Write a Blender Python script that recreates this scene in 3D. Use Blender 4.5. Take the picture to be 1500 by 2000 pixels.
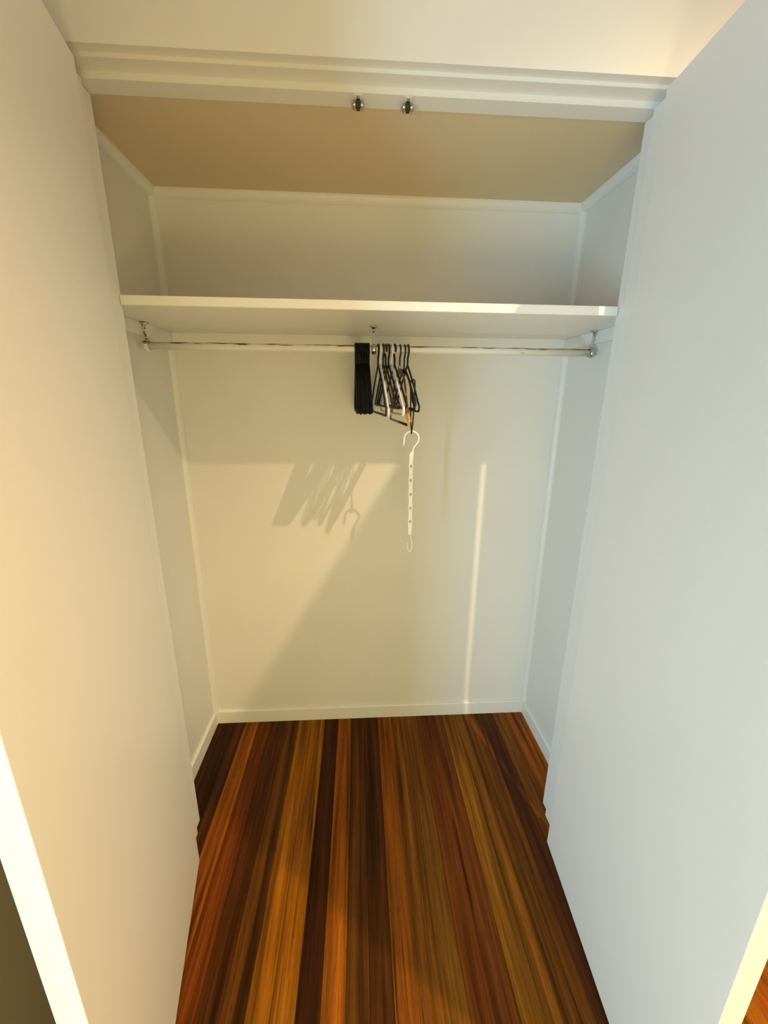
import bpy, bmesh, math, random
from mathutils import Vector, Matrix
for o in list(bpy.data.objects): bpy.data.objects.remove(o)
S = bpy.context.scene; C = S.collection
# ------------------------------------------------------------------ camera
cam_d = bpy.data.cameras.new('camera'); cam = bpy.data.objects.new('camera', cam_d); C.objects.link(cam)
cam_d.sensor_fit = 'HORIZONTAL'; cam_d.sensor_width = 36.0; cam_d.lens = 800.52/1500*36; cam_d.clip_start = .02
_r = Vector((.99814636, -.06013377, .0093687)); _u = Vector((.00748945, .27414003, .96166062)); _f = Vector((.06039662, .95980788, -.27408224))
cam.matrix_world = Matrix(((_r.x,_u.x,-_f.x,.7324),(_r.y,_u.y,-_f.y,-1.7607),(_r.z,_u.z,-_f.z,1.6057),(0,0,0,1)))
S.camera = cam
# ------------------------------------------------------------------ world, lights, exposure
w = bpy.data.worlds.new('world'); S.world = w; w.use_nodes = True
w.node_tree.nodes['Background'].inputs[0].default_value = (1,.52,.12,1)
w.node_tree.nodes['Background'].inputs[1].default_value = 1.15
YREAR = -2.78
def light(name, kind, loc, energy, color, **k):
    d = bpy.data.lights.new(name, kind); d.energy = energy; d.color = color
    for a, v in k.items(): setattr(d, a, v)
    o = bpy.data.objects.new(name, d); C.objects.link(o); o.location = loc; return o
LAMP = (1.735, -1.61, 2.91)      # recessed ceiling downlight above and to the right of the camera
light('ceiling_lamp_light', 'SPOT', LAMP, 190, (1,.75,.43), shadow_soft_size=.014, spot_size=math.radians(134), spot_blend=.85)
light('low_fill_light', 'POINT', (.95,-2.5,.60), 34, (1,.86,.33), shadow_soft_size=.25)  # added warm fill from behind the camera, unseen source
wl = light('window_daylight', 'AREA', (-.9,YREAR-.02,.86), 108, (.36,.69,1.0), shape='RECTANGLE', size=.88, size_y=1.5)
wl.rotation_euler = (math.radians(90), 0, 0)
S.view_settings.view_transform = 'Standard'; S.view_settings.look = 'None'
S.view_settings.exposure = -0.05; S.view_settings.gamma = 1; S.view_settings.use_curve_mapping = False

# ------------------------------------------------------------------ dimensions (metres)
W = 1.5934            # closet width
XL, XR = .1009, 1.464 # jamb faces
YB, YS, YF = -.508, -.56, -.627   # jamb back edge, stop, wall face
HC = 2.30             # closet ceiling
RH = 2.96             # room ceiling
ROD_Y, ROD_Z, ROD_R = -.238, 1.7585, .0125
SH_T, SH_B, SH_Y = 1.8553, 1.8310, -.519

# ------------------------------------------------------------------ materials
def mat(name, base, rough=.5, metal=0, spec=.5, bump=0, bump_scale=200, mottled=0, coat=0):
    m = bpy.data.materials.new(name); m.use_nodes = True; t = m.node_tree; b = t.nodes['Principled BSDF']
    b.inputs['Base Color'].default_value = (*base, 1); b.inputs['Roughness'].default_value = rough
    b.inputs['Metallic'].default_value = metal; b.inputs['Specular IOR Level'].default_value = spec
    b.inputs['Coat Weight'].default_value = coat
    tc = t.nodes.new('ShaderNodeTexCoord')
    if bump:
        n = t.nodes.new('ShaderNodeTexNoise'); n.inputs['Scale'].default_value = bump_scale; n.inputs['Detail'].default_value = 3
        t.links.new(tc.outputs['Object'], n.inputs['Vector'])
        bp = t.nodes.new('ShaderNodeBump'); bp.inputs['Strength'].default_value = bump; bp.inputs['Distance'].default_value = .001
        t.links.new(n.outputs['Fac'], bp.inputs['Height']); t.links.new(bp.outputs['Normal'], b.inputs['Normal'])
    if mottled:
        n = t.nodes.new('ShaderNodeTexNoise'); n.inputs['Scale'].default_value = 3.0; n.inputs['Detail'].default_value = 2
        t.links.new(tc.outputs['Object'], n.inputs['Vector'])
        r = t.nodes.new('ShaderNodeMapRange'); r.inputs[1].default_value = .3; r.inputs[2].default_value = .7
        r.inputs[3].default_value = 1-mottled; r.inputs[4].default_value = 1.0
        t.links.new(n.outputs['Fac'], r.inputs[0])
        # sparse small scuffs and dents in the paint
        v = t.nodes.new('ShaderNodeTexVoronoi'); v.inputs['Scale'].default_value = 2.3
        t.links.new(tc.outputs['Object'], v.inputs['Vector'])
        s = t.nodes.new('ShaderNodeMapRange'); s.inputs[1].default_value = .012; s.inputs[2].default_value = .02
        s.inputs[3].default_value = .86; s.inputs[4].default_value = 1
        t.links.new(v.outputs['Distance'], s.inputs[0])
        mu = t.nodes.new('ShaderNodeMath'); mu.operation = 'MULTIPLY'; t.links.new(r.outputs[0], mu.inputs[0]); t.links.new(s.outputs[0], mu.inputs[1])
        mx = t.nodes.new('ShaderNodeVectorMath'); mx.operation = 'SCALE'; mx.inputs[0].default_value = base
        t.links.new(mu.outputs[0], mx.inputs['Scale']); t.links.new(mx.outputs[0], b.inputs['Base Color'])
    return m
PAINT = (.81,.79,.725)
M_wall = mat('wall_paint', PAINT, .55, bump=.15, bump_scale=120, mottled=.03)
M_door = mat('door_paint', (.81,.785,.715), .42, bump=.10, bump_scale=60, mottled=.02)
M_trim = mat('trim_paint', (.82,.80,.73), .40, bump=.08, bump_scale=80)
M_ceil = mat('closet_ceiling_paint', (.70,.58,.38), .8, bump=.3, bump_scale=160)  # warm bounce from the floor put into a yellower ceiling colour
M_shelf = mat('shelf_paint', (.84,.82,.75), .35, bump=.08, bump_scale=80)
M_chrome = mat('chrome', (.55,.54,.52), .16, 1)
M_black = mat('black_plastic', (.006,.006,.007), .38, spec=.4)
M_blackm = mat('black_matte_plastic', (.004,.004,.005), .6, spec=.25)
M_brownp = mat('dark_brown_plastic', (.022,.012,.009), .35)
M_white = mat('white_plastic', (.84,.83,.80), .35)
M_brass = mat('brass', (.80,.62,.22), .3, 1)
M_cord = mat('black_cord', (.008,.008,.008), .7)
M_dark = mat('dark_steel', (.10,.08,.06), .35, 1)

def wood_mat():
    m = bpy.data.materials.new('varnished_floorboard'); m.use_nodes = True; t = m.node_tree; b = t.nodes['Principled BSDF']
    N = t.nodes.new; L = t.links.new
    oi = N('ShaderNodeObjectInfo'); tc = N('ShaderNodeTexCoord')
    off = N('ShaderNodeVectorMath'); off.operation = 'SCALE'; off.inputs[0].default_value = (37,53,0); L(oi.outputs['Random'], off.inputs['Scale'])
    ad = N('ShaderNodeVectorMath'); ad.operation = 'ADD'; L(tc.outputs['Object'], ad.inputs[0]); L(off.outputs[0], ad.inputs[1])
    def grain(sx, sy, det, lo, hi, a, c, dist=0):
        mp = N('ShaderNodeMapping'); mp.inputs['Scale'].default_value = (sx, sy, 1); L(ad.outputs[0], mp.inputs['Vector'])
        n = N('ShaderNodeTexNoise'); n.inputs['Scale'].default_value = 1; n.inputs['Detail'].default_value = det; n.inputs['Distortion'].default_value = dist
        L(mp.outputs[0], n.inputs['Vector'])
        r = N('ShaderNodeMapRange'); r.inputs[1].default_value = lo; r.inputs[2].default_value = hi; r.inputs[3].default_value = a; r.inputs[4].default_value = c
        L(n.outputs['Fac'], r.inputs[0]); return r, n
    g1, n1 = grain(38, 1.1, 5, .32, .68, .30, 1.42, .3)   # broad figure
    g2, n2 = grain(210, 5, 3, .35, .65, .72, 1.18)    # fine streaks
    g3, n3 = grain(700, 28, 2, .58, .72, 1.0, .55)      # open pores
    g4, n4 = grain(60, 1.6, 2, .66, .74, 1.0, .35)      # occasional dark gum veins
    def mul(x, y):
        k = N('ShaderNodeMath'); k.operation = 'MULTIPLY'; L(x, k.inputs[0]); L(y, k.inputs[1]); return k.outputs[0]
    v = mul(mul(g1.outputs[0], g2.outputs[0]), mul(g3.outputs[0], g4.outputs[0]))
    sc = N('ShaderNodeVectorMath'); sc.operation = 'SCALE'; L(oi.outputs['Color'], sc.inputs[0]); L(v, sc.inputs['Scale'])
    L(sc.outputs[0], b.inputs['Base Color'])
    b.inputs['Roughness'].default_value = .36; b.inputs['Specular IOR Level'].default_value = .1
    bp = N('ShaderNodeBump'); bp.inputs['Strength'].default_value = .12; bp.inputs['Distance'].default_value = .0006
    L(n2.outputs['Fac'], bp.inputs['Height']); L(bp.outputs['Normal'], b.inputs['Normal'])
    return m
M_floor = wood_mat()

def rod_mat():   # cream paint, scraped to brown along the top where hangers slide
    m = bpy.data.materials.new('chipped_rod_paint'); m.use_nodes = True; t = m.node_tree; b = t.nodes['Principled BSDF']
    N = t.nodes.new; L = t.links.new
    tc = N('ShaderNodeTexCoord'); mp = N('ShaderNodeMapping'); mp.inputs['Scale'].default_value = (14, 160, 160); L(tc.outputs['Object'], mp.inputs['Vector'])
    n = N('ShaderNodeTexNoise'); n.inputs['Scale'].default_value = 1; n.inputs['Detail'].default_value = 4; L(mp.outputs[0], n.inputs['Vector'])
    sp = N('ShaderNodeSeparateXYZ'); L(tc.outputs['Object'], sp.inputs[0])
    top = N('ShaderNodeMapRange'); top.inputs[1].default_value = .0035; top.inputs[2].default_value = .010; top.inputs[3].default_value = .0; top.inputs[4].default_value = .27
    L(sp.outputs['Z'], top.inputs[0])
    a = N('ShaderNodeMath'); a.operation = 'ADD'; L(n.outputs['Fac'], a.inputs[0]); L(top.outputs[0], a.inputs[1])
    r = N('ShaderNodeMapRange'); r.inputs[1].default_value = .71; r.inputs[2].default_value = .76; L(a.outputs[0], r.inputs[0])
    mx = N('ShaderNodeMix'); mx.data_type = 'RGBA'; L(r.outputs[0], mx.inputs[0]); mx.inputs[6].default_value = (.80,.76,.66,1); mx.inputs[7].default_value = (.16,.10,.05,1)
    L(mx.outputs[2], b.inputs['Base Color']); b.inputs['Roughness'].default_value = .4
    return m
M_rod = rod_mat()

def wood_hanger_mat():
    m = bpy.data.materials.new('amber_stained_wood'); m.use_nodes = True; t = m.node_tree; b = t.nodes['Principled BSDF']
    N = t.nodes.new; L = t.links.new
    tc = N('ShaderNodeTexCoord'); mp = N('ShaderNodeMapping'); mp.inputs['Scale'].default_value = (60, 11, 60); L(tc.outputs['Object'], mp.inputs['Vector'])
    n = N('ShaderNodeTexNoise'); n.inputs['Scale'].default_value = 1; n.inputs['Detail'].default_value = 4; L(mp.outputs[0], n.inputs['Vector'])
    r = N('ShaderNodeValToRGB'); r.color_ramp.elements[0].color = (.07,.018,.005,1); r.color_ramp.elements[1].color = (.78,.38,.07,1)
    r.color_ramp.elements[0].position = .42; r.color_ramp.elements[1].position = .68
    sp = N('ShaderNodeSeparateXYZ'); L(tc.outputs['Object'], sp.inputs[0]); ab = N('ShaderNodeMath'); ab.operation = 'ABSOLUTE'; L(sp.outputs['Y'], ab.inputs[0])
    e = N('ShaderNodeMapRange'); e.inputs[1].default_value = .145; e.inputs[2].default_value = .175; e.inputs[3].default_value = -.08; e.inputs[4].default_value = .22; L(ab.outputs[0], e.inputs[0])  # light catching the shoulder ends, put into the wood colour
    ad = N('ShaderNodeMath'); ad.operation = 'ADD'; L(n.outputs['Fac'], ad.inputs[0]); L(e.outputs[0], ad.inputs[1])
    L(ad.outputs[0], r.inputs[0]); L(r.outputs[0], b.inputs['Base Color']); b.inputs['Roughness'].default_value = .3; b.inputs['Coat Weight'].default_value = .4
    return m
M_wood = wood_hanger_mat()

# ------------------------------------------------------------------ helpers
def build(name, bm, m, parent=None, smooth=False, loc=None):
    bmesh.ops.recalc_face_normals(bm, faces=bm.faces)
    me = bpy.data.meshes.new(name); bm.to_mesh(me); bm.free(); me.materials.append(m)
    if smooth:
        for p in me.polygons: p.use_smooth = True
    o = bpy.data.objects.new(name, me); C.objects.link(o)
    if parent: o.parent = parent
    if loc: o.location = loc
    return o
def tag(o, label=None, cat=None, group=None, kind=None):
    if label: o['label'] = label
    if cat: o['category'] = cat
    if group: o['group'] = group
    if kind: o['kind'] = kind
    return o
def empty(name, loc, rz=0):
    o = bpy.data.objects.new(name, None); C.objects.link(o); o.location = loc; o.rotation_euler = (0,0,rz); o.empty_display_size = .02; return o
def box(bm, x0,x1,y0,y1,z0,z1, bev=0):
    g = bmesh.ops.create_cube(bm, size=1)
    vs = g['verts']
    bmesh.ops.scale(bm, vec=(x1-x0,y1-y0,z1-z0), verts=vs); bmesh.ops.translate(bm, vec=((x0+x1)/2,(y0+y1)/2,(z0+z1)/2), verts=vs)
    if bev:
        es = list({e for v in vs for e in v.link_edges}); bmesh.ops.bevel(bm, geom=es, offset=bev, segments=2, affect='EDGES', profile=.6)
def boxes(name, m, lst, parent=None, bev=0):
    bm = bmesh.new()
    for b in lst: box(bm, *b, bev=bev)
    return build(name, bm, m, parent)
def prism(bm, poly, axis, a0, a1):
    """extrude a 2D polygon along axis ('x': poly is (y,z); 'y': (x,z); 'z': (x,y))"""
    def P(p, a): return {'x': (a,p[0],p[1]), 'y': (p[0],a,p[1]), 'z': (p[0],p[1],a)}[axis]
    A = [bm.verts.new(P(p,a0)) for p in poly]; B = [bm.verts.new(P(p,a1)) for p in poly]; n = len(poly)
    bm.faces.new(A); bm.faces.new(B[::-1])
    for i in range(n): bm.faces.new((A[i],A[(i+1)%n],B[(i+1)%n],B[i]))
def smooth_path(pts, n=5, closed=False):
    P = [Vector(p) for p in pts]; N = len(P); out = []
    rng = range(N if closed else N-1)
    for i in rng:
        if closed: a,b,c,d = P[(i-1)%N],P[i],P[(i+1)%N],P[(i+2)%N]
        else: a,b,c,d = P[max(i-1,0)],P[i],P[i+1],P[min(i+2,N-1)]
        for k in range(n):
            t = k/n; out.append(.5*((2*b)+(c-a)*t+(2*a-5*b+4*c-d)*t*t+(3*b-a-3*c+d)*t**3))
    if not closed: out.append(P[-1])
    return out
def tube(bm, pts, r, seg=8, closed=False, rx=None, radii=None):
    """tube along pts; rx = half width along world X (flattened section) while r is the half width in the path's plane"""
    P = [Vector(p) for p in pts]; N = len(P); rings = []; ko = .5 if rx is not None else 0
    prev = None
    for i in range(N):
        if closed: T = (P[(i+1)%N]-P[(i-1)%N]).normalized()
        else: T = (P[min(i+1,N-1)]-P[max(i-1,0)]).normalized()
        if rx is not None: A = Vector((1,0,0))
        elif prev is None: A = T.orthogonal().normalized()
        else: A = (prev - T*prev.dot(T)).normalized()
        A = (A - T*A.dot(T)).normalized(); B = T.cross(A).normalized(); prev = A
        ri = radii[i] if radii else r; ra = (rx if rx is not None else ri); 
        if rx is not None and radii: ra = rx*radii[i]/max(radii)
        rings.append([bm.verts.new(P[i]+A*ra*math.cos(2*math.pi*(k+ko)/seg)+B*ri*math.sin(2*math.pi*(k+ko)/seg)) for k in range(seg)])
    for i in range(N if closed else N-1):
        a, b = rings[i], rings[(i+1)%N]
        sh = 0
        if closed and i == N-1 and rx is None:
            sh = min(range(seg), key=lambda s: sum((a[k].co-b[(k+s)%seg].co).length for k in range(seg)))
        for k in range(seg): bm.faces.new((a[k],a[(k+1)%seg],b[(k+1+sh)%seg],b[(k+sh)%seg]))
    if not closed: bm.faces.new(rings[0][::-1]); bm.faces.new(rings[-1])
def lathe(bm, prof, c, axis='z', seg=20):
    """prof: list of (radius, height)"""
    rings = []
    for r, h in prof:
        ring = []
        for k in range(seg):
            a = 2*math.pi*k/seg; u, v = r*math.cos(a), r*math.sin(a)
            p = {'z': (u,v,h), 'x': (h,u,v), 'y': (u,h,v)}[axis]
            ring.append(bm.verts.new((c[0]+p[0], c[1]+p[1], c[2]+p[2])))
        rings.append(ring)
    for a, b in zip(rings, rings[1:]):
        for k in range(seg): bm.faces.new((a[k],a[(k+1)%seg],b[(k+1)%seg],b[k]))
    bm.faces.new(rings[0][::-1]); bm.faces.new(rings[-1])

# ------------------------------------------------------------------ structure: room and closet shell
X0, X1, YR = -1.7, 3.2, YREAR
tag(boxes('wall_back', M_wall, [(-.09, W+.09, 0, .09, 0, RH)]), 'cream painted back wall of the open closet', kind='structure')
tag(boxes('wall_left', M_wall, [(-.09, 0, YB-.007, 0, 0, RH)]), 'left inner side wall of the closet', kind='structure')
tag(boxes('wall_right', M_wall, [(W, W+.09, YB-.007, 0, 0, RH)]), 'right inner side wall of the closet', kind='structure')
tag(boxes('wall_front', M_wall, [(X0, XL-.018, YF, YB-.007, 0, RH), (XR+.018, X1, YF, YB-.007, 0, RH), (XL-.018, XR+.018, YF, YB-.007, 2.312, RH)]),
    'cream painted room wall around and above the closet opening', kind='structure')
tag(boxes('wall_side', mat('shade_toned_paint', (.26,.22,.15), .7), [(-.9, -.04, -1.75, YF, 0, RH)]), 'room wall in shade behind the open left door', kind='structure')  # shade behind the door put into a darker wall colour
bm = bmesh.new()
box(bm, X0, -1.36, YR-.1, YR, 0, RH); box(bm, -.44, X1, YR-.1, YR, 0, RH); box(bm, -1.36, -.44, YR-.1, YR, 0, .08); box(bm, -1.36, -.44, YR-.1, YR, 1.62, RH)
tag(build('wall_rear', bm, M_wall), 'room wall behind the camera with a window opening', kind='structure')
tag(boxes('wall_far', M_wall, [(X0-.1, X0, YR, YF, 0, RH)]), 'far left room wall', kind='structure')
tag(boxes('ceiling', mat('room_ceiling_paint', (.82,.80,.75), .8), [(X0, X1, YR, YF, RH, RH+.08)]), 'room ceiling above the closet front', kind='structure')
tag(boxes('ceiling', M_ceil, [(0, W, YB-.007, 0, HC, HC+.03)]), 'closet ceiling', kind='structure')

# jamb lining round the opening: the head steps down towards the closet
def head_poly(): return [(YB,2.290),(YS,2.290),(YS,2.304),(-.602,2.304),(-.602,2.312),(YF+.0005,2.312),(YF+.0005,2.33),(YB,2.33)]
bm = bmesh.new(); prism(bm, head_poly(), 'x', XL-.0175, XR+.0175)
tag(build('trim_1', bm, M_trim), 'stepped door head lining across the top of the opening', kind='structure')
tag(boxes('trim_2', M_trim, [(XL-.0175, XL+.0115, YF+.0005, YS, 0, 2.2885), (XL-.0175, XL, YS, YB, 0, 2.2885)], bev=.0015), 'left jamb lining of the closet opening', kind='structure')
tag(boxes('trim_3', M_trim, [(XR, XR+.0175, YF+.0005, YS, 0, 2.2885), (XR+.0135, XR+.0175, YS, YB, 0, 2.2885)], bev=.0015), 'right jamb lining of the closet opening', kind='structure')

# baseboards with a chamfered top edge
def base_poly(s): return [(0,0),(s*.012,0),(s*.012,.066),(s*.006,.0715),(0,.0715)]
bm = bmesh.new(); prism(bm, base_poly(-1), 'x', 0.0, W)
tag(build('baseboard_back', bm, M_trim), 'painted baseboard along the closet back wall', kind='structure')
bm = bmesh.new(); prism(bm, [(x,z) for x,z in base_poly(1)], 'y', YB-.006, -.0122)
tag(build('baseboard_left', bm, M_trim), 'painted baseboard along the left closet wall', kind='structure')
bm = bmesh.new(); prism(bm, [(W+x,z) for x,z in base_poly(-1)], 'y', YB-.006, -.0122)
tag(build('baseboard_right', bm, M_trim), 'painted baseboard along the right closet wall', kind='structure')

# quarter-round mouldings in the ceiling corners and up the two rear corners
def quad(cx, cy, sx, sy, r, n=6):   # corner at (cx,cy) and filled towards (sx,sy); convex bead
    return [(cx,cy)]+[(cx+sx*r*math.sin(a), cy+sy*r*math.cos(a)) for a in [math.pi/2*i/n for i in range(n+1)]]
def quad_trim(name, axis, corner, s, r, a0, a1, label):
    bm = bmesh.new(); prism(bm, quad(*corner, *s, r), axis, a0, a1)
    o = build(name, bm, M_trim); tag(o, label, kind='structure'); return o
RC, RV = .027, .021
quad_trim('trim_4', 'x', (0,HC), (-1,-1), RC, .001, W-.001, 'quarter round bead where the back wall meets the closet ceiling')
quad_trim('trim_5', 'y', (0,HC), (1,-1), RC, YB-.006, -.006, 'quarter round bead along the top of the left closet wall')
quad_trim('trim_6', 'y', (W,HC), (-1,-1), RC, YB-.006, -.006, 'quarter round bead along the top of the right closet wall')
def vbead(x, sx, name, side):
    bm = bmesh.new()
    for z0, z1 in ((.072, SH_B-.045), (SH_T+.0005, HC-.02)): prism(bm, quad(x,0,sx,-1,RV), 'z', z0, z1)
    tag(build(name, bm, M_trim), 'vertical quarter round bead in the %s rear corner of the closet' % side, kind='structure')
vbead(0, 1, 'trim_7', 'left'); vbead(W, -1, 'trim_8', 'right')
# shelf cleats
tag(boxes('trim_9', M_trim, [(.0185, W-.0185, -.018, 0, SH_B-.041, SH_B-.0003)], bev=.001), 'painted cleat under the shelf on the back wall', kind='structure')
tag(boxes('trim_10', M_trim, [(0, .018, -.49, 0, SH_B-.041, SH_B-.0003)], bev=.001), 'painted cleat under the left end of the shelf', kind='structure')
tag(boxes('trim_11', M_trim, [(W-.018, W, -.49, 0, SH_B-.041, SH_B-.0003)], bev=.001), 'painted cleat under the right end of the shelf', kind='structure')

# ------------------------------------------------------------------ floor: every board a piece
fl = tag(boxes('floor', mat('subfloor', (.05,.03,.02), .9), [(X0, X1, YR, .02, -.06, -.0182)]), 'polished multi toned hardwood strip floor', kind='structure')
random.seed(4)
G = (.30,.100,.005); O = (.29,.078,.005); Rd = (.17,.040,.004); D = (.085,.024,.004); DD = (.050,.014,.003); OL = (.115,.038,.005); BR = (.20,.062,.006)
tones = {-9:DD,-8:D,-7:O,-6:Rd,-5:D,-4:OL,-3:G,-2:G,-1:DD,0:O,1:(.10,.032,.004),2:(.065,.019,.003),3:(.25,.068,.005),4:(.18,.058,.005),5:(.18,.065,.006),6:(.15,.036,.004),7:(.14,.036,.004),8:(.26,.094,.006),9:(.21,.07,.005),10:(.16,.05,.005),11:D,12:BR,13:O,14:O}
BW = .067
k0, k1 = int((X0-.618)/BW), int((2.6-.618)/BW)
for k in range(k0, k1):
    xa = .618 + k*BW
    known = k in tones
    y = 0.0; first = True
    while y > YR+.01:
        if first: ln = random.uniform(1.45, 2.4) if known else random.uniform(.6, 2.0)
        else: ln = random.uniform(.9, 2.1)
        y2 = max(YR, y-ln)
        if y2 - YR < .3: y2 = YR
        bm = bmesh.new(); L2 = (y-y2)/2
        box(bm, -BW/2+.0003, BW/2-.0003, -L2+.0003, L2-.0003, -.009, .009)
        top = [e for e in bm.edges if all(v.co.z > 0 for v in e.verts)]
        bmesh.ops.bevel(bm, geom=top, offset=.0005, segments=1, affect='EDGES')
        b = build('floorboard', bm, M_floor, fl, loc=(xa+BW/2, (y+y2)/2, -.0092+random.uniform(-.00015,.00015)))
        c = tones[k] if (known and first) else random.choice([G,O,O,BR,Rd,G,O])
        j = random.uniform(.92,1.08); b.color = (c[0]*j, c[1]*j, c[2]*j, 1)
        y = y2; first = False

# ------------------------------------------------------------------ doors
def door(name, hinge, ang, s, label):
    root = empty(name, (hinge[0], hinge[1], 0), 0)
    root.rotation_euler = (0,0, s*ang)                      # local -y runs from hinge to free edge, +x*s is the closet-side face
    tag(root, label, kind='structure')
    bm = bmesh.new(); th = .040
    xa, xb = (-th, 0) if s > 0 else (0, th)
    box(bm, xa, xb, -.683, 0, .008, 2.2675, bev=.0012)
    build('door_panel', bm, M_door, root)
    for z in (.22, 2.10):                                    # knuckle hinges on the jamb side
        bm = bmesh.new(); cx = (xa-.004) if s > 0 else (xb+.004)
        lathe(bm, [(.005,-.045),(.005,.045)], (cx, .004, z), 'z', 12)
        box(bm, min(cx, cx-s*.0)-.0015, cx+.0015, -.03, .004, z-.045, z+.045)
        build('hinge', bm, M_chrome, root)
    return root
door('door_1', (.1555, -.6595), .205, 1, 'left closet door swung open towards the room, warmly lit cream panel')
door('door_2', (1.423, -.6654), .0857, -1, 'right closet door swung open towards the room, cool grey lit panel')

# ------------------------------------------------------------------ shelf
bm = bmesh.new()
e = .0012
prism(bm, [(e,-.0005),(W-e,-.0005),(W-e,YB+.002),(XR+.0115,YB+.002),(XR+.0115,SH_Y),(XL+.0012,SH_Y),(XL+.0012,YB+.002),(e,YB+.002)], 'z', SH_B, SH_T)
ed = [x for x in bm.edges if abs(x.verts[0].co.y-SH_Y)<1e-4 and abs(x.verts[1].co.y-SH_Y)<1e-4]
bmesh.ops.bevel(bm, geom=ed, offset=.0015, segments=2, affect='EDGES')
sh = tag(build('closet_shelf', bm, M_shelf), 'white painted shelf spanning the closet above the clothes rail', 'shelf')
bm = bmesh.new(); lathe(bm, [(.004,0),(.0038,-.0008),(.001,-.0012)], (XL+.014, SH_Y+.0003, SH_T-.008), 'y', 12)
build('nail_head', bm, M_shelf, sh)

# ------------------------------------------------------------------ clothes rail with three pendants
rail = empty('clothes_rail', (0, ROD_Y, ROD_Z))
tag(rail, 'chipped cream painted clothes rail hung under the shelf', 'clothes rail')
bm = bmesh.new(); lathe(bm, [(ROD_R,.024),(ROD_R,.3),(ROD_R,.8),(ROD_R,1.2),(ROD_R,1.572)], (0,0,0), 'x', 24)
build('rod', bm, M_rod, rail, smooth=True)
def bracket(x, m, label, end, dx=0):
    h = SH_B - ROD_Z
    bm = bmesh.new()
    tube(bm, smooth_path([(x+dx,0,h-.004),(x+dx*.6,0,h*.62),(x,0,h*.3),(x,0,ROD_R)],5), .004, 12, radii=None)
    b = build('bracket', bm, m, rail, smooth=True); b['label'] = label
    bm = bmesh.new(); lathe(bm, [(.0165,h-.0002),(.016,h-.003),(.009,h-.006),(.0055,h-.012),(.0042,h-.02)], (x+dx,0,0), 'z', 20)
    build('flange', bm, m, b, smooth=True)
    bm = bmesh.new(); n = 24
    pts = [(x, (ROD_R+.002)*math.cos(2*math.pi*i/n), (ROD_R+.002)*math.sin(2*math.pi*i/n)) for i in range(n)]
    tube(bm, pts, .0042, 8, closed=True, rx=.0085)
    if end:
        s = end
        lathe(bm, [(ROD_R+.003, 0),(ROD_R+.003,s*.006),(ROD_R*.8,s*.012),(.004,s*.0155)], (x+s*.002,0,0), 'x', 20)
    build('ring', bm, m, b, smooth=True)
bracket(.026, M_rod, 'cream painted left rail bracket', -1, -.004)
bracket(.787, M_chrome, 'chrome middle rail bracket', 0)
bracket(1.566, M_chrome, 'chrome right rail bracket', 1, .004)

# ------------------------------------------------------------------ hangers (local frame: x = thickness, -y towards the room, origin on the rod's axis)
def hook_pts(Rh=.019, rt=.003, neck=-.052, flip=1, tip=-20):
    zc = ROD_R+rt-Rh+.0002
    a = [tip+ (212-tip)*i/16 for i in range(17)]
    P = [Vector((0, flip*Rh*math.cos(math.radians(t)), zc+Rh*math.sin(math.radians(t)))) for t in a]
    return P + [Vector((0, -flip*.009, zc-Rh*.95)), Vector((0, -flip*.002, zc-Rh*1.25)), Vector((0,0,neck+.008)), Vector((0,0,neck))]
def body_loop(half=.2, neck=-.052, tipz=-.185, low=-.208, r=.012):
    R = [(0,0,neck),(0,-.02,neck-.010),(0,-half*.5,neck-.010+(tipz-neck)*.42),(0,-half*.93,tipz-.004),(0,-half,tipz-.012),(0,-half*.985,low+.004),(0,-half*.9,low),(0,-half*.4,low)]
    return smooth_path(R+[(0,half*.4,low),(0,half*.9,low),(0,half*.985,low+.004),(0,half,tipz-.012),(0,half*.93,tipz-.004),(0,half*.5,neck-.010+(tipz-neck)*.42),(0,.02,neck-.010)], 4, True)
def tubular_hanger(m, r=.0033, rx=None, hook_m=None, half=.2, tipz=-.185, low=-.208, flip=1, notch=True, hr=None, name='clothes_hanger'):
    root = empty(name, (0,0,0)); rt = hr or r
    bm = bmesh.new(); tube(bm, hook_pts(rt=rt, flip=flip), rt, 8, rx=(rx if rx else None)); build('hook', bm, hook_m or m, root, smooth=True)
    bm = bmesh.new(); tube(bm, body_loop(half=half, tipz=tipz, low=low), r, 8, closed=True, rx=rx); build('frame', bm, m, root, smooth=True)
    if notch:      # strap notches on the shoulders
        for s in (-1,1):
            bm = bmesh.new(); y = s*half*.55; z = -.062+(tipz+.052)*.47
            tube(bm, [(0,y-s*.010,z+.0045),(0,y-s*.006,z+.010),(0,y-s*.001,z+.004)], .0022, 6, rx=.0022); build('strap_notch', bm, m, root, smooth=True)
    return root
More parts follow.
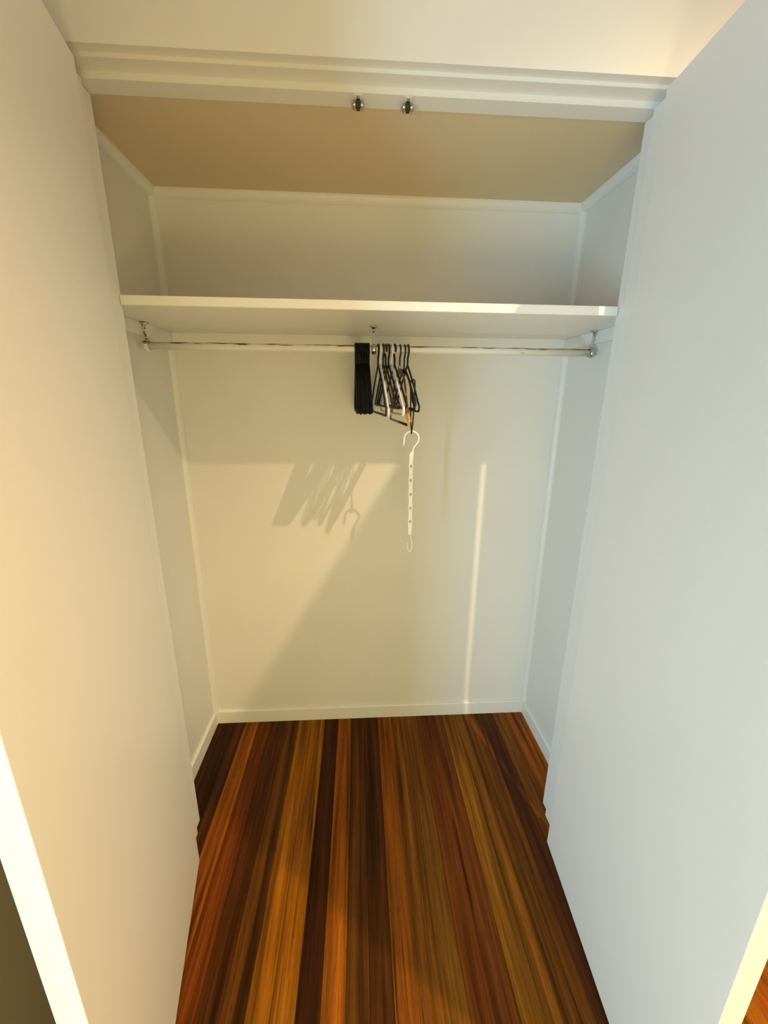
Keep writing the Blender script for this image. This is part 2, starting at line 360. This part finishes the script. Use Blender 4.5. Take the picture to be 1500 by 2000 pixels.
def contoured_hanger(m, bar_m, hook_m, th=.011, half=.2, tipz=-.185, flip=1, name='clothes_hanger', ferrule=None, flare=False):
    """broad shaped shoulders (wood or moulded) with a trouser bar"""
    root = empty(name, (0,0,0))
    bm = bmesh.new(); P = hook_pts(rt=.003, neck=-.066, flip=flip); tube(bm, P, .003, 8); build('hook', bm, hook_m, root, smooth=True)
    if ferrule:
        bm = bmesh.new(); lathe(bm, [(.0065,-.069),(.0065,-.060),(.005,-.057),(.003,-.050)], (0,0,0), 'z', 14); f = build('ferrule', bm, ferrule, root, smooth=True); f['label'] = 'brass ferrule'
    P = [(0,-half,tipz),(0,-half*.8,tipz+.030),(0,-half*.5,-.108),(0,-half*.2,-.078),(0,0,-.072),(0,half*.2,-.078),(0,half*.5,-.108),(0,half*.8,tipz+.030),(0,half,tipz)]
    Q = smooth_path(P, 4); n = len(Q); bm = bmesh.new()
    rad = [.0075+.0075*math.sin(math.pi*min(1,max(0,(i/(n-1)))))**.6 for i in range(n)]
    if flare:
        q = [abs(p.y)/half for p in Q]
        rad = [.0055+.0065*math.exp(-(a/.16)**2)+.0065*math.exp(-((a-.86)/.12)**2) for a in q]; rad[0] = rad[-1] = .003
    tube(bm, Q, .011, 10, rx=th/2*1.6, radii=rad); build('shoulders', bm, m, root, smooth=True)
    bm = bmesh.new(); zz = tipz-.010
    tube(bm, [(0,-half*.93,zz),(0,half*.93,zz)], .0045, 10); 
    build('trouser_bar', bm, bar_m, root, smooth=True)
    for s in (-1,1):
        bm = bmesh.new(); tube(bm, [(0,s*half*.93,zz-.004),(0,s*half*.93,tipz+.012)], .0045, 8)
        build('bar_post', bm, m, root, smooth=True)
    return root
def dup(root):
    r = root.copy(); C.objects.link(r)
    for ch in list(root.children):
        c = ch.copy(); C.objects.link(c); c.parent = r
    return r
def place(o, x, th=0, dz=0, tilt=0):
    o.location = (x, ROD_Y, ROD_Z+dz); o.rotation_euler = (0, tilt, th)
ordinal = ['leftmost','second','third','fourth','fifth','sixth','seventh','eighth','ninth']
slim = tubular_hanger(M_blackm, r=.0055, rx=.00305, hr=.0042, notch=False)
random.seed(7)
for i in range(9):
    o = slim if i == 0 else dup(slim)
    place(o, .7235+.0058*i, .028, 0)
    o.rotation_euler[0] = random.uniform(-.016,.016)
    lab = 'leftmost slim black hanger of the tightly packed black stack' if i == 0 else ('rightmost slim black hanger of the packed stack, beside the middle chrome bracket' if i == 8 else '%s slim black hanger from the left in the tightly packed black stack' % ordinal[i])
    tag(o, lab, 'hanger', 'black hangers packed together on the rail')
HG = 'mixed hangers right of the middle bracket'
a = tubular_hanger(M_black, r=.003, hr=.0034, low=-.216, tipz=-.180); place(a, .802, .085); tag(a, 'thin black hanger just right of the middle chrome bracket', 'hanger', HG)
b = tubular_hanger(M_white, r=.0041, hr=.0034, low=-.216, tipz=-.184, notch=False); place(b, .8100, .086); tag(b, 'left one of the two white tubular hangers', 'hanger', HG)
c1 = tubular_hanger(M_brownp, r=.0036, hr=.0036, low=-.190, tipz=-.170); place(c1, .8199, .096); tag(c1, 'dark brown hanger directly right of the left white hanger', 'hanger', HG)
c2 = tubular_hanger(M_brownp, r=.0036, hr=.0036, low=-.192, tipz=-.172, flip=-1); place(c2, .8291, .103); tag(c2, 'dark brown hanger hooked the opposite way in the middle of the loose hangers', 'hanger', HG)
d1 = tubular_hanger(M_black, r=.0036, hr=.0036, low=-.193, tipz=-.170); place(d1, .8388, .112); tag(d1, 'thin black hanger just left of the right white hanger', 'hanger', HG)
e1 = tubular_hanger(M_white, r=.0044, hr=.0034, low=-.214, tipz=-.178, notch=False); place(e1, .8495, .125); tag(e1, 'right one of the two white tubular hangers', 'hanger', HG)
f1 = tubular_hanger(M_black, r=.0036, hr=.0036, low=-.190, tipz=-.168, flip=-1); place(f1, .8605, .115); tag(f1, 'thin black hanger between the right white hanger and the wooden one', 'hanger', HG)
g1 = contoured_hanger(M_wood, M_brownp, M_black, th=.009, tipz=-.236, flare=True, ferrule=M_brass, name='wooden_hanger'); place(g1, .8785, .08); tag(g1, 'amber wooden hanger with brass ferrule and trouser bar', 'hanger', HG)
h1 = contoured_hanger(M_black, M_black, M_black, th=.0095, tipz=-.186, flare=True, name='clothes_hanger'); place(h1, .8942, .085); tag(h1, 'glossy black broad shouldered hanger right of the wooden one', 'hanger', HG)
i1 = tubular_hanger(M_black, r=.0034, hr=.0034, low=-.202, tipz=-.172, notch=False); place(i1, .9062, .085); tag(i1, 'rightmost thin black hanger on the rail', 'hanger', HG)

# thin black cord loop hung from the rightmost hanger, carrying the white hanger strip
HX, HY = .9145, -.335
bm = bmesh.new()
tube(bm, smooth_path([(HX,HY,1.6562),(HX+.0068,HY-.001,1.647),(HX+.0055,HY-.003,1.59),(HX+.003,HY-.006,1.52),(HX,HY-.0068,1.492),(HX,HY,1.4803),(HX,HY+.0068,1.492),(HX-.003,HY+.006,1.52),(HX-.0055,HY+.003,1.59),(HX-.0068,HY+.001,1.647)], 5, True), .0025, 8, closed=True)
tag(build('cord_loop', bm, M_cord, smooth=True), 'thin black loop hanging from the rightmost hanger and holding the white strip', 'cord')

# white multi-hole hanger strip
st = empty('hanger_strip', (HX, HY, 1.484))
tag(st, 'white plastic multi hole space saving hanger strip dangling below the hangers', 'hanger strip')
# hook, in the plane facing the room
bm = bmesh.new(); R = .0255; zc = -.0225
pts = [Vector((R*math.cos(math.radians(t))*1.0-.0, 0, zc+R*math.sin(math.radians(t)))) for t in range(182,-40,-12)]
pts = [Vector((-R*1.05,0,zc-.024)), Vector((-R*1.02,0,zc-.010))]+pts+[Vector((.0085,0,zc-.031)),Vector((.0045,0,zc-.046)),Vector((.004,0,zc-.062))]
tube(bm, smooth_path(pts,2), .0035, 10); build('hook', bm, M_white, st, smooth=True)
# perforated strap
holes = [-.118-.051*i for i in range(5)]
def strap_width(z, *a): return .0062+.0024*math.exp(-(min(abs(z-h) for h in holes)/.0085)**2)
zt, zb, NH = -.098, -.372, 5
bm = bmesh.new(); th = .0022
# collar below the hook
prism(bm, [(-.0062,-.100),(-.0058,-.076),(-.0010,-.066),(.0085,-.066),(.0088,-.074),(.0060,-.100)], 'y', -.0034, .0034)
build('collar', bm, M_white, st)
bm = bmesh.new(); n = 72; Lp = []; Rp = []
hr = .0040
cols = []
# grid with holes: build strap as vertical cells and ring around each hole
def cell(z0, z1):
    w0, w1 = strap_width(z0,zt,zb,NH), strap_width(z1,zt,zb,NH)
    prism(bm, [(-w0,z0),(w0,z0),(w1,z1),(-w1,z1)], 'y', -th, th)
for i, hz in enumerate(holes):
    topz = zt if i == 0 else (holes[i-1]+hz)/2; botz = zb if i == NH-1 else (holes[i+1]+hz)/2
    q = .0066; m_ = 5
    for k in range(m_): cell(topz+(hz+q-topz)*k/m_, topz+(hz+q-topz)*(k+1)/m_)
    for k in range(m_): cell(hz-q+(botz-hz+q)*k/m_, hz-q+(botz-hz+q)*(k+1)/m_)
    # square patch with a round hole
    S8 = 24; outer = []; inner = []
    for k in range(S8):
        a = 2*math.pi*k/S8; ca, sa = math.cos(a), math.sin(a); 
        sc = min(q/max(abs(sa),1e-6), 1e9); z_ = max(-q, min(q, q*sa*1.42)); w_ = strap_width(hz+z_,zt,zb,NH); x_ = max(-w_, min(w_, w_*ca*1.42))
        outer.append((x_, hz+z_)); inner.append((hr*ca, hz+hr*1.15*sa))
    V = [[bm.verts.new((p[0], y, p[1])) for p in ring] for ring in (outer, inner) for y in (-th, th)]
    oF, oB, iF, iB = V
    for k in range(S8):
        j = (k+1)%S8
        bm.faces.new((oF[k],oF[j],iF[j],iF[k])); bm.faces.new((oB[k],iB[k],iB[j],oB[j]))
        bm.faces.new((iF[k],iF[j],iB[j],iB[k])); bm.faces.new((oF[k],oB[k],oB[j],oF[j]))
bmesh.ops.remove_doubles(bm, verts=bm.verts, dist=1e-5)
sp_ = build('strap', bm, M_white, st)
M_eye = mat('grey_plastic_rim', (.42,.42,.38), .4)
for hz in holes:
    bm = bmesh.new(); tube(bm, [(.0040*math.cos(2*math.pi*k/20), -.0022, hz+.0046*math.sin(2*math.pi*k/20)) for k in range(20)], .0011, 6, closed=True)
    build('eyelet', bm, M_eye, sp_, smooth=True)
# small lower hook
bm = bmesh.new()
pts = [(.002,0,zb+.006),(.0035,0,zb-.012),(.0075,0,zb-.026),(.0085,0,zb-.046),(.006,0,zb-.062),(.000,0,zb-.067),(-.006,0,zb-.060),(-.0085,0,zb-.044),(-.0082,0,zb-.030)]
tube(bm, smooth_path(pts,5), .0024, 8); build('lower_hook', bm, M_white, st, smooth=True)
st.rotation_euler = (0, math.radians(-.6), 0)

# ------------------------------------------------------------------ roller catches under the head lining
def catch():
    root = empty('roller_catch', (0,0,0))
    bm = bmesh.new(); box(bm, -.009,.009,-.017,.026,-.0022,-.0002, bev=.0006); build('plate', bm, M_trim, root)
    for s in (-1,1):
        bm = bmesh.new(); lathe(bm, [(.001,-.0085),(.0055,-.006),(.0070,-.002),(.0070,.002),(.0055,.006),(.001,.0085)], (s*.0092,.004,-.0115), 'y', 16); build('roller', bm, M_chrome, root, smooth=True)
        bm = bmesh.new(); tube(bm, smooth_path([(s*.010,.016,-.002),(s*.0125,.016,-.010),(s*.0078,.016,-.0165)],4), .0018, 6); build('spring_arm', bm, M_chrome, root, smooth=True)
    bm = bmesh.new(); lathe(bm, [(.0035,0),(.0035,-.0012),(.0015,-.002)], (0,-.011,-.0022), 'z', 12); build('screw', bm, M_chrome, root, smooth=True)
    bm = bmesh.new(); box(bm, -.0045,.0045,-.004,.012,-.019,-.0022, bev=.0008); build('tongue', bm, M_dark, root)
    return root
k1 = catch(); k1.location = (.737, -.541, 2.290); tag(k1, 'left of the two metal roller catches under the door head', 'door catch', 'roller catches under the door head')
k2 = dup(k1); k2.location = (.8575, -.541, 2.290); tag(k2, 'right of the two metal roller catches under the door head', 'door catch', 'roller catches under the door head')
